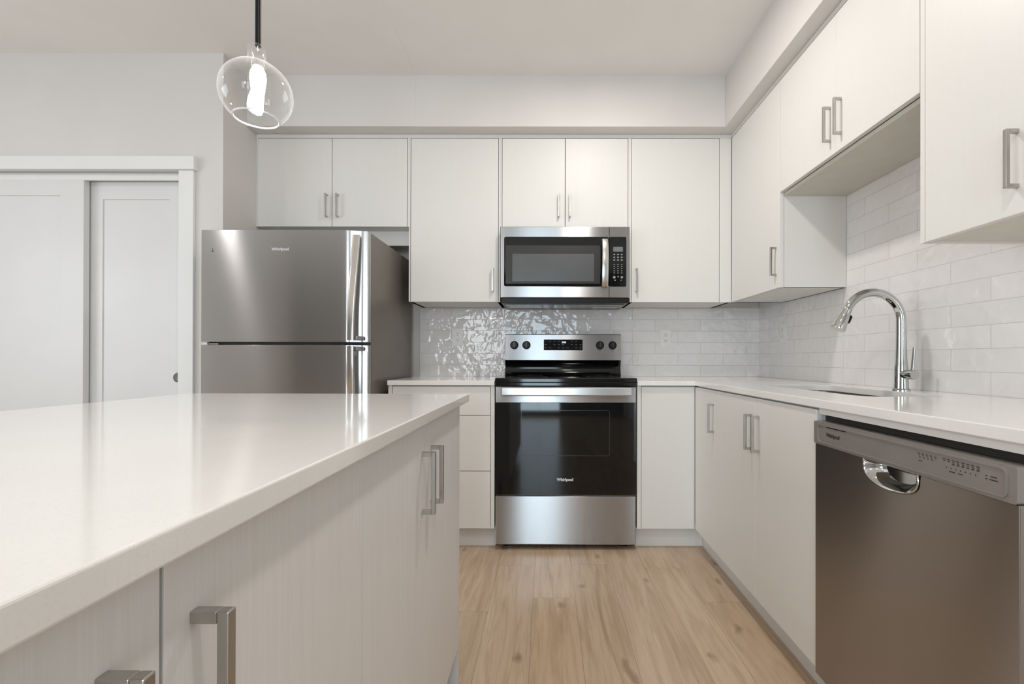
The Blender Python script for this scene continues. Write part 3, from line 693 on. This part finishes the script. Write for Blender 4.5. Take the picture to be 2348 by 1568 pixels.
for x in (-.2081, -.1298, .3425, .4235):
    y = yg(1.1005); kb = obj('knob', lathe([(.0265, .004), (.0265, -.004), (.0235, -.007), (.0215, -.026), (.019, -.029), (.0005, -.0295)], (x, y, 1.1005), 'y', 32, False), M['black'], bg, smooth=True)
    obj('pointer', box(x - .0018, x + .0018, y - .0315, y - .027, 1.090, 1.120, .0005), M['screen'], kb)
    obj('dial_print', plate([rrect(x - .0012, x + .0012, 1.134, 1.139, .0005, 2)], '-y', yg(1.136) - .0006, .0006), M['mark_dark'], bg)
TILT = .014 / .1645
def tilt(b):
    for v in b.verts: v.co.y += TILT * (v.co.z - 1.0679)
    return b
dp = obj('display_panel', tilt(plate([rrect(-.0181, .2308, 1.0679, 1.1373, .002)], '-y', yg(1.0679) - .0012, .006)), M['black_glass'], bg)
yd_ = yg(1.0679) - .0014
obj('clock_digits', tilt(plate([rrect(.111 + q * .0068 - .0027, .111 + q * .0068 + .0027, 1.1135, 1.1250, .001, 2) for q in (-1.6, -.6, .6, 1.6)], '-y', yd_, .0004)), M['lcd'], dp)
loops = []
for i in range(9):
    for j, z in enumerate((1.1255, 1.1035, 1.083)):
        x = -.006 + i * .028
        if abs(x - .111) < .026 and j == 0: continue
        if (i * 7 + j * 5) % 4 == 0: continue
        wv = .004 + .0035 * ((i * 3 + j) % 3) / 2; loops.append(rrect(x - wv, x + wv, z - .0011, z + .0011, .0005, 2))
obj('lettering', tilt(plate(loops, '-y', yd_, .0004)), M['mark_grey'], dp)
YD = 2.527
od = obj('oven_door', box(RANGE_X0 + .001, RANGE_X1 - .001, YD, 2.56, .2895, .8655, .003), M['steel'], rg)
obj('door_glass', box(RANGE_X0 + .0012, RANGE_X1 - .0012, YD - .0035, YD + .004, .2925, .7815, .002), M['black_glass'], od)
ow = [rrect(-.1343, .3349, .4994, .7407, .012), rrect(-.1315, .3321, .5022, .7379, .010)]
obj('oven_window_border', plate(ow, '-y', YD - .0038, .0006), M['oven_line'], od)
text('brand_logo', 'Whirlpool', .0205, (.0985, YD - .0041, .3745), '-y', M['mark_white'], od, .0008)
hb = bmesh.new(); add_box(hb, -.2374, .4437, YD - .056, YD - .032, .8195, .8650, .006, 3)
h = obj('handle', hb, M['bright'], od)
for x in (-.215, .421): obj('handle_post', box(x - .014, x + .014, YD - .034, YD + .002, .826, .858, .003), M['steel'], h)
obj('storage_drawer', box(RANGE_X0 + .001, RANGE_X1 - .002, YD, 2.56, .0295, .2860, .004), M['steel'], rg)
for x in (RANGE_X0 + .05, RANGE_X1 - .05):
    for y in (2.60, 3.08): obj('foot', lathe([(.016, 0), (.016, .012), (.008, .014), (.008, .03)], (x, y, 0), 'z', 16), M['black'], rg)

# ------------------------------------------------------------------ dishwasher
DY0, DY1 = .7905, 1.3900; XD = .7775
dw = thing('dishwasher', 'dark stainless dishwasher with pocket handle under the long countertop', 'dishwasher', (1.09, (DY0 + DY1) / 2, 0))
obj('tub', box(.83, 1.39, DY0 + .004, DY1 - .002, .02, .855), M['side_grey'], dw)
obj('mounting_rail', box(.792, .812, DY0, DY1 - .001, .8535, ZC, 0), M['cab'], dw)
obj('top_gap', box(.81, .832, DY0 + .004, DY1 - .004, .835, .8535), M['gasket'], dw)
obj('toe_panel', box(.858, .868, DY0, DY1, .0, .1), M['black'], dw)
# main door skin with a rounded pocket cut into its upper edge; u = -y
PU0, PU1, PZ = -1.176, -1.004, .7145
pk = [(PU0, .7695)] + [(PU0 + (PU1 - PU0) * (.5 - .5 * math.cos(math.pi * k / 24)), .7695 - (.7695 - PZ) * math.sin(math.pi * k / 24) ** .55) for k in range(1, 24)] + [(PU1, .7695)]
skin = [(-DY1, .105), (-DY0, .105), (-DY0, .7695)] + pk[::-1] + [(-DY1, .7695)]
dd = obj('door', plate([skin], '-x', XD + .004, .03), M['steel_dw'], dw, bevel=.0015)
# pocket liner
bm = bmesh.new(); fr1 = [(-u, z) for u, z in pk]; prev = None
for (sc, x) in ((1.03, XD + .0030), (1.0, XD + .0015), (.95, XD + .004), (.86, XD + .020), (.70, XD + .030)):
    cu_, cz_ = -(PU0 + PU1) / 2, .7695
    cur = [bm.verts.new((x, cu_ + (y - cu_) * sc, cz_ + (z - cz_) * sc)) for y, z in fr1]
    if prev:
        for k in range(len(cur) - 1): bm.faces.new((prev[k], prev[k + 1], cur[k + 1], cur[k]))
    prev = cur
bm.faces.new(prev)
o = obj('pocket_handle', bm, M['chrome'], dd, smooth=True); md = o.modifiers.new('gauge', 'SOLIDIFY'); md.thickness = .0015
# control panel with a raised rounded border
pn = obj('control_panel', plate([rrect(-DY1, -DY0, .7700, .8345, .006)], '-x', XD, .03), M['steel_panel'], dw, bevel=.003)
bd = [rrect(-1.372, -.806, .7760, .8290, .012), rrect(-1.3675, -.8105, .7790, .8245, .009)]
obj('panel_border', plate(bd, '-x', XD - .0022, .004), M['steel_panel'], pn, bevel=.0008)
text('brand_logo', 'Whirlpool', .0145, (XD - .0006, 1.299, .8020), '-x', M['mark_dark'], pn, .0004)
obj('indicator_slot', plate([rrect(-1.327, -1.243, .8215, .8245, .0012)], '-x', XD - .0004, .0008), M['black'], pn)
def dash(y, z, wy, hz): loops.append(rrect(-y - wy / 2, -y + wy / 2, z - hz / 2, z + hz / 2, min(wy, hz) * .3, 2))
def lettering(): obj('lettering', plate(loops, '-x', XD - .0004, .0006), M['mark_dark'], pn)
loops = []
for i in range(5): dash(.999 - i * .0105, .8160, .0060, .0018); dash(.998 - i * .0105, .8125, .0042, .0016)
for i in range(4): dash(.996 - i * .0105, .8085, .0034, .0026)
dash(.995, .8010, .010, .0018); lettering()
loops = []
for i in range(8):
    y = .936 - i * .0105
    dash(y, .8175, .0068, .0019); dash(y - .001, .8140, .0050, .0018)
    if i > 1: dash(y - .0005, .8105, .006, .0024)
for i in range(7): dash(.930 - i * .0105, .8020, .0018, .0030)
dash(.917, .7955, .013, .0022); dash(.899, .7955, .010, .0018); lettering()
loops = []
for z, wv in ((.8065, .012), (.8010, .016)): dash(.846, z, .0045, .0016); dash(.832, z, wv, .0020)
lettering()

# ------------------------------------------------------------------ ceiling downlights
for i, (x, y, p) in enumerate(POTS):
    t = thing('downlight', 'round recessed white ceiling downlight out in the ceiling', 'ceiling light', (x, y, Z_CEIL), 'recessed ceiling downlights')
    zc = Z_CEIL - (.0012 if x < -.755 else 0)
    obj('trim_ring', lathe([(.088, 0), (.088, -.004), (.078, -.008), (.070, -.006)], (x, y, zc), 'z', 40, False), M['trim'], t, smooth=True)
    obj('lens', lathe([(.0705, -.004), (.0005, -.0045)], (x, y, zc), 'z', 40, False), M['lamp_lens'], t)
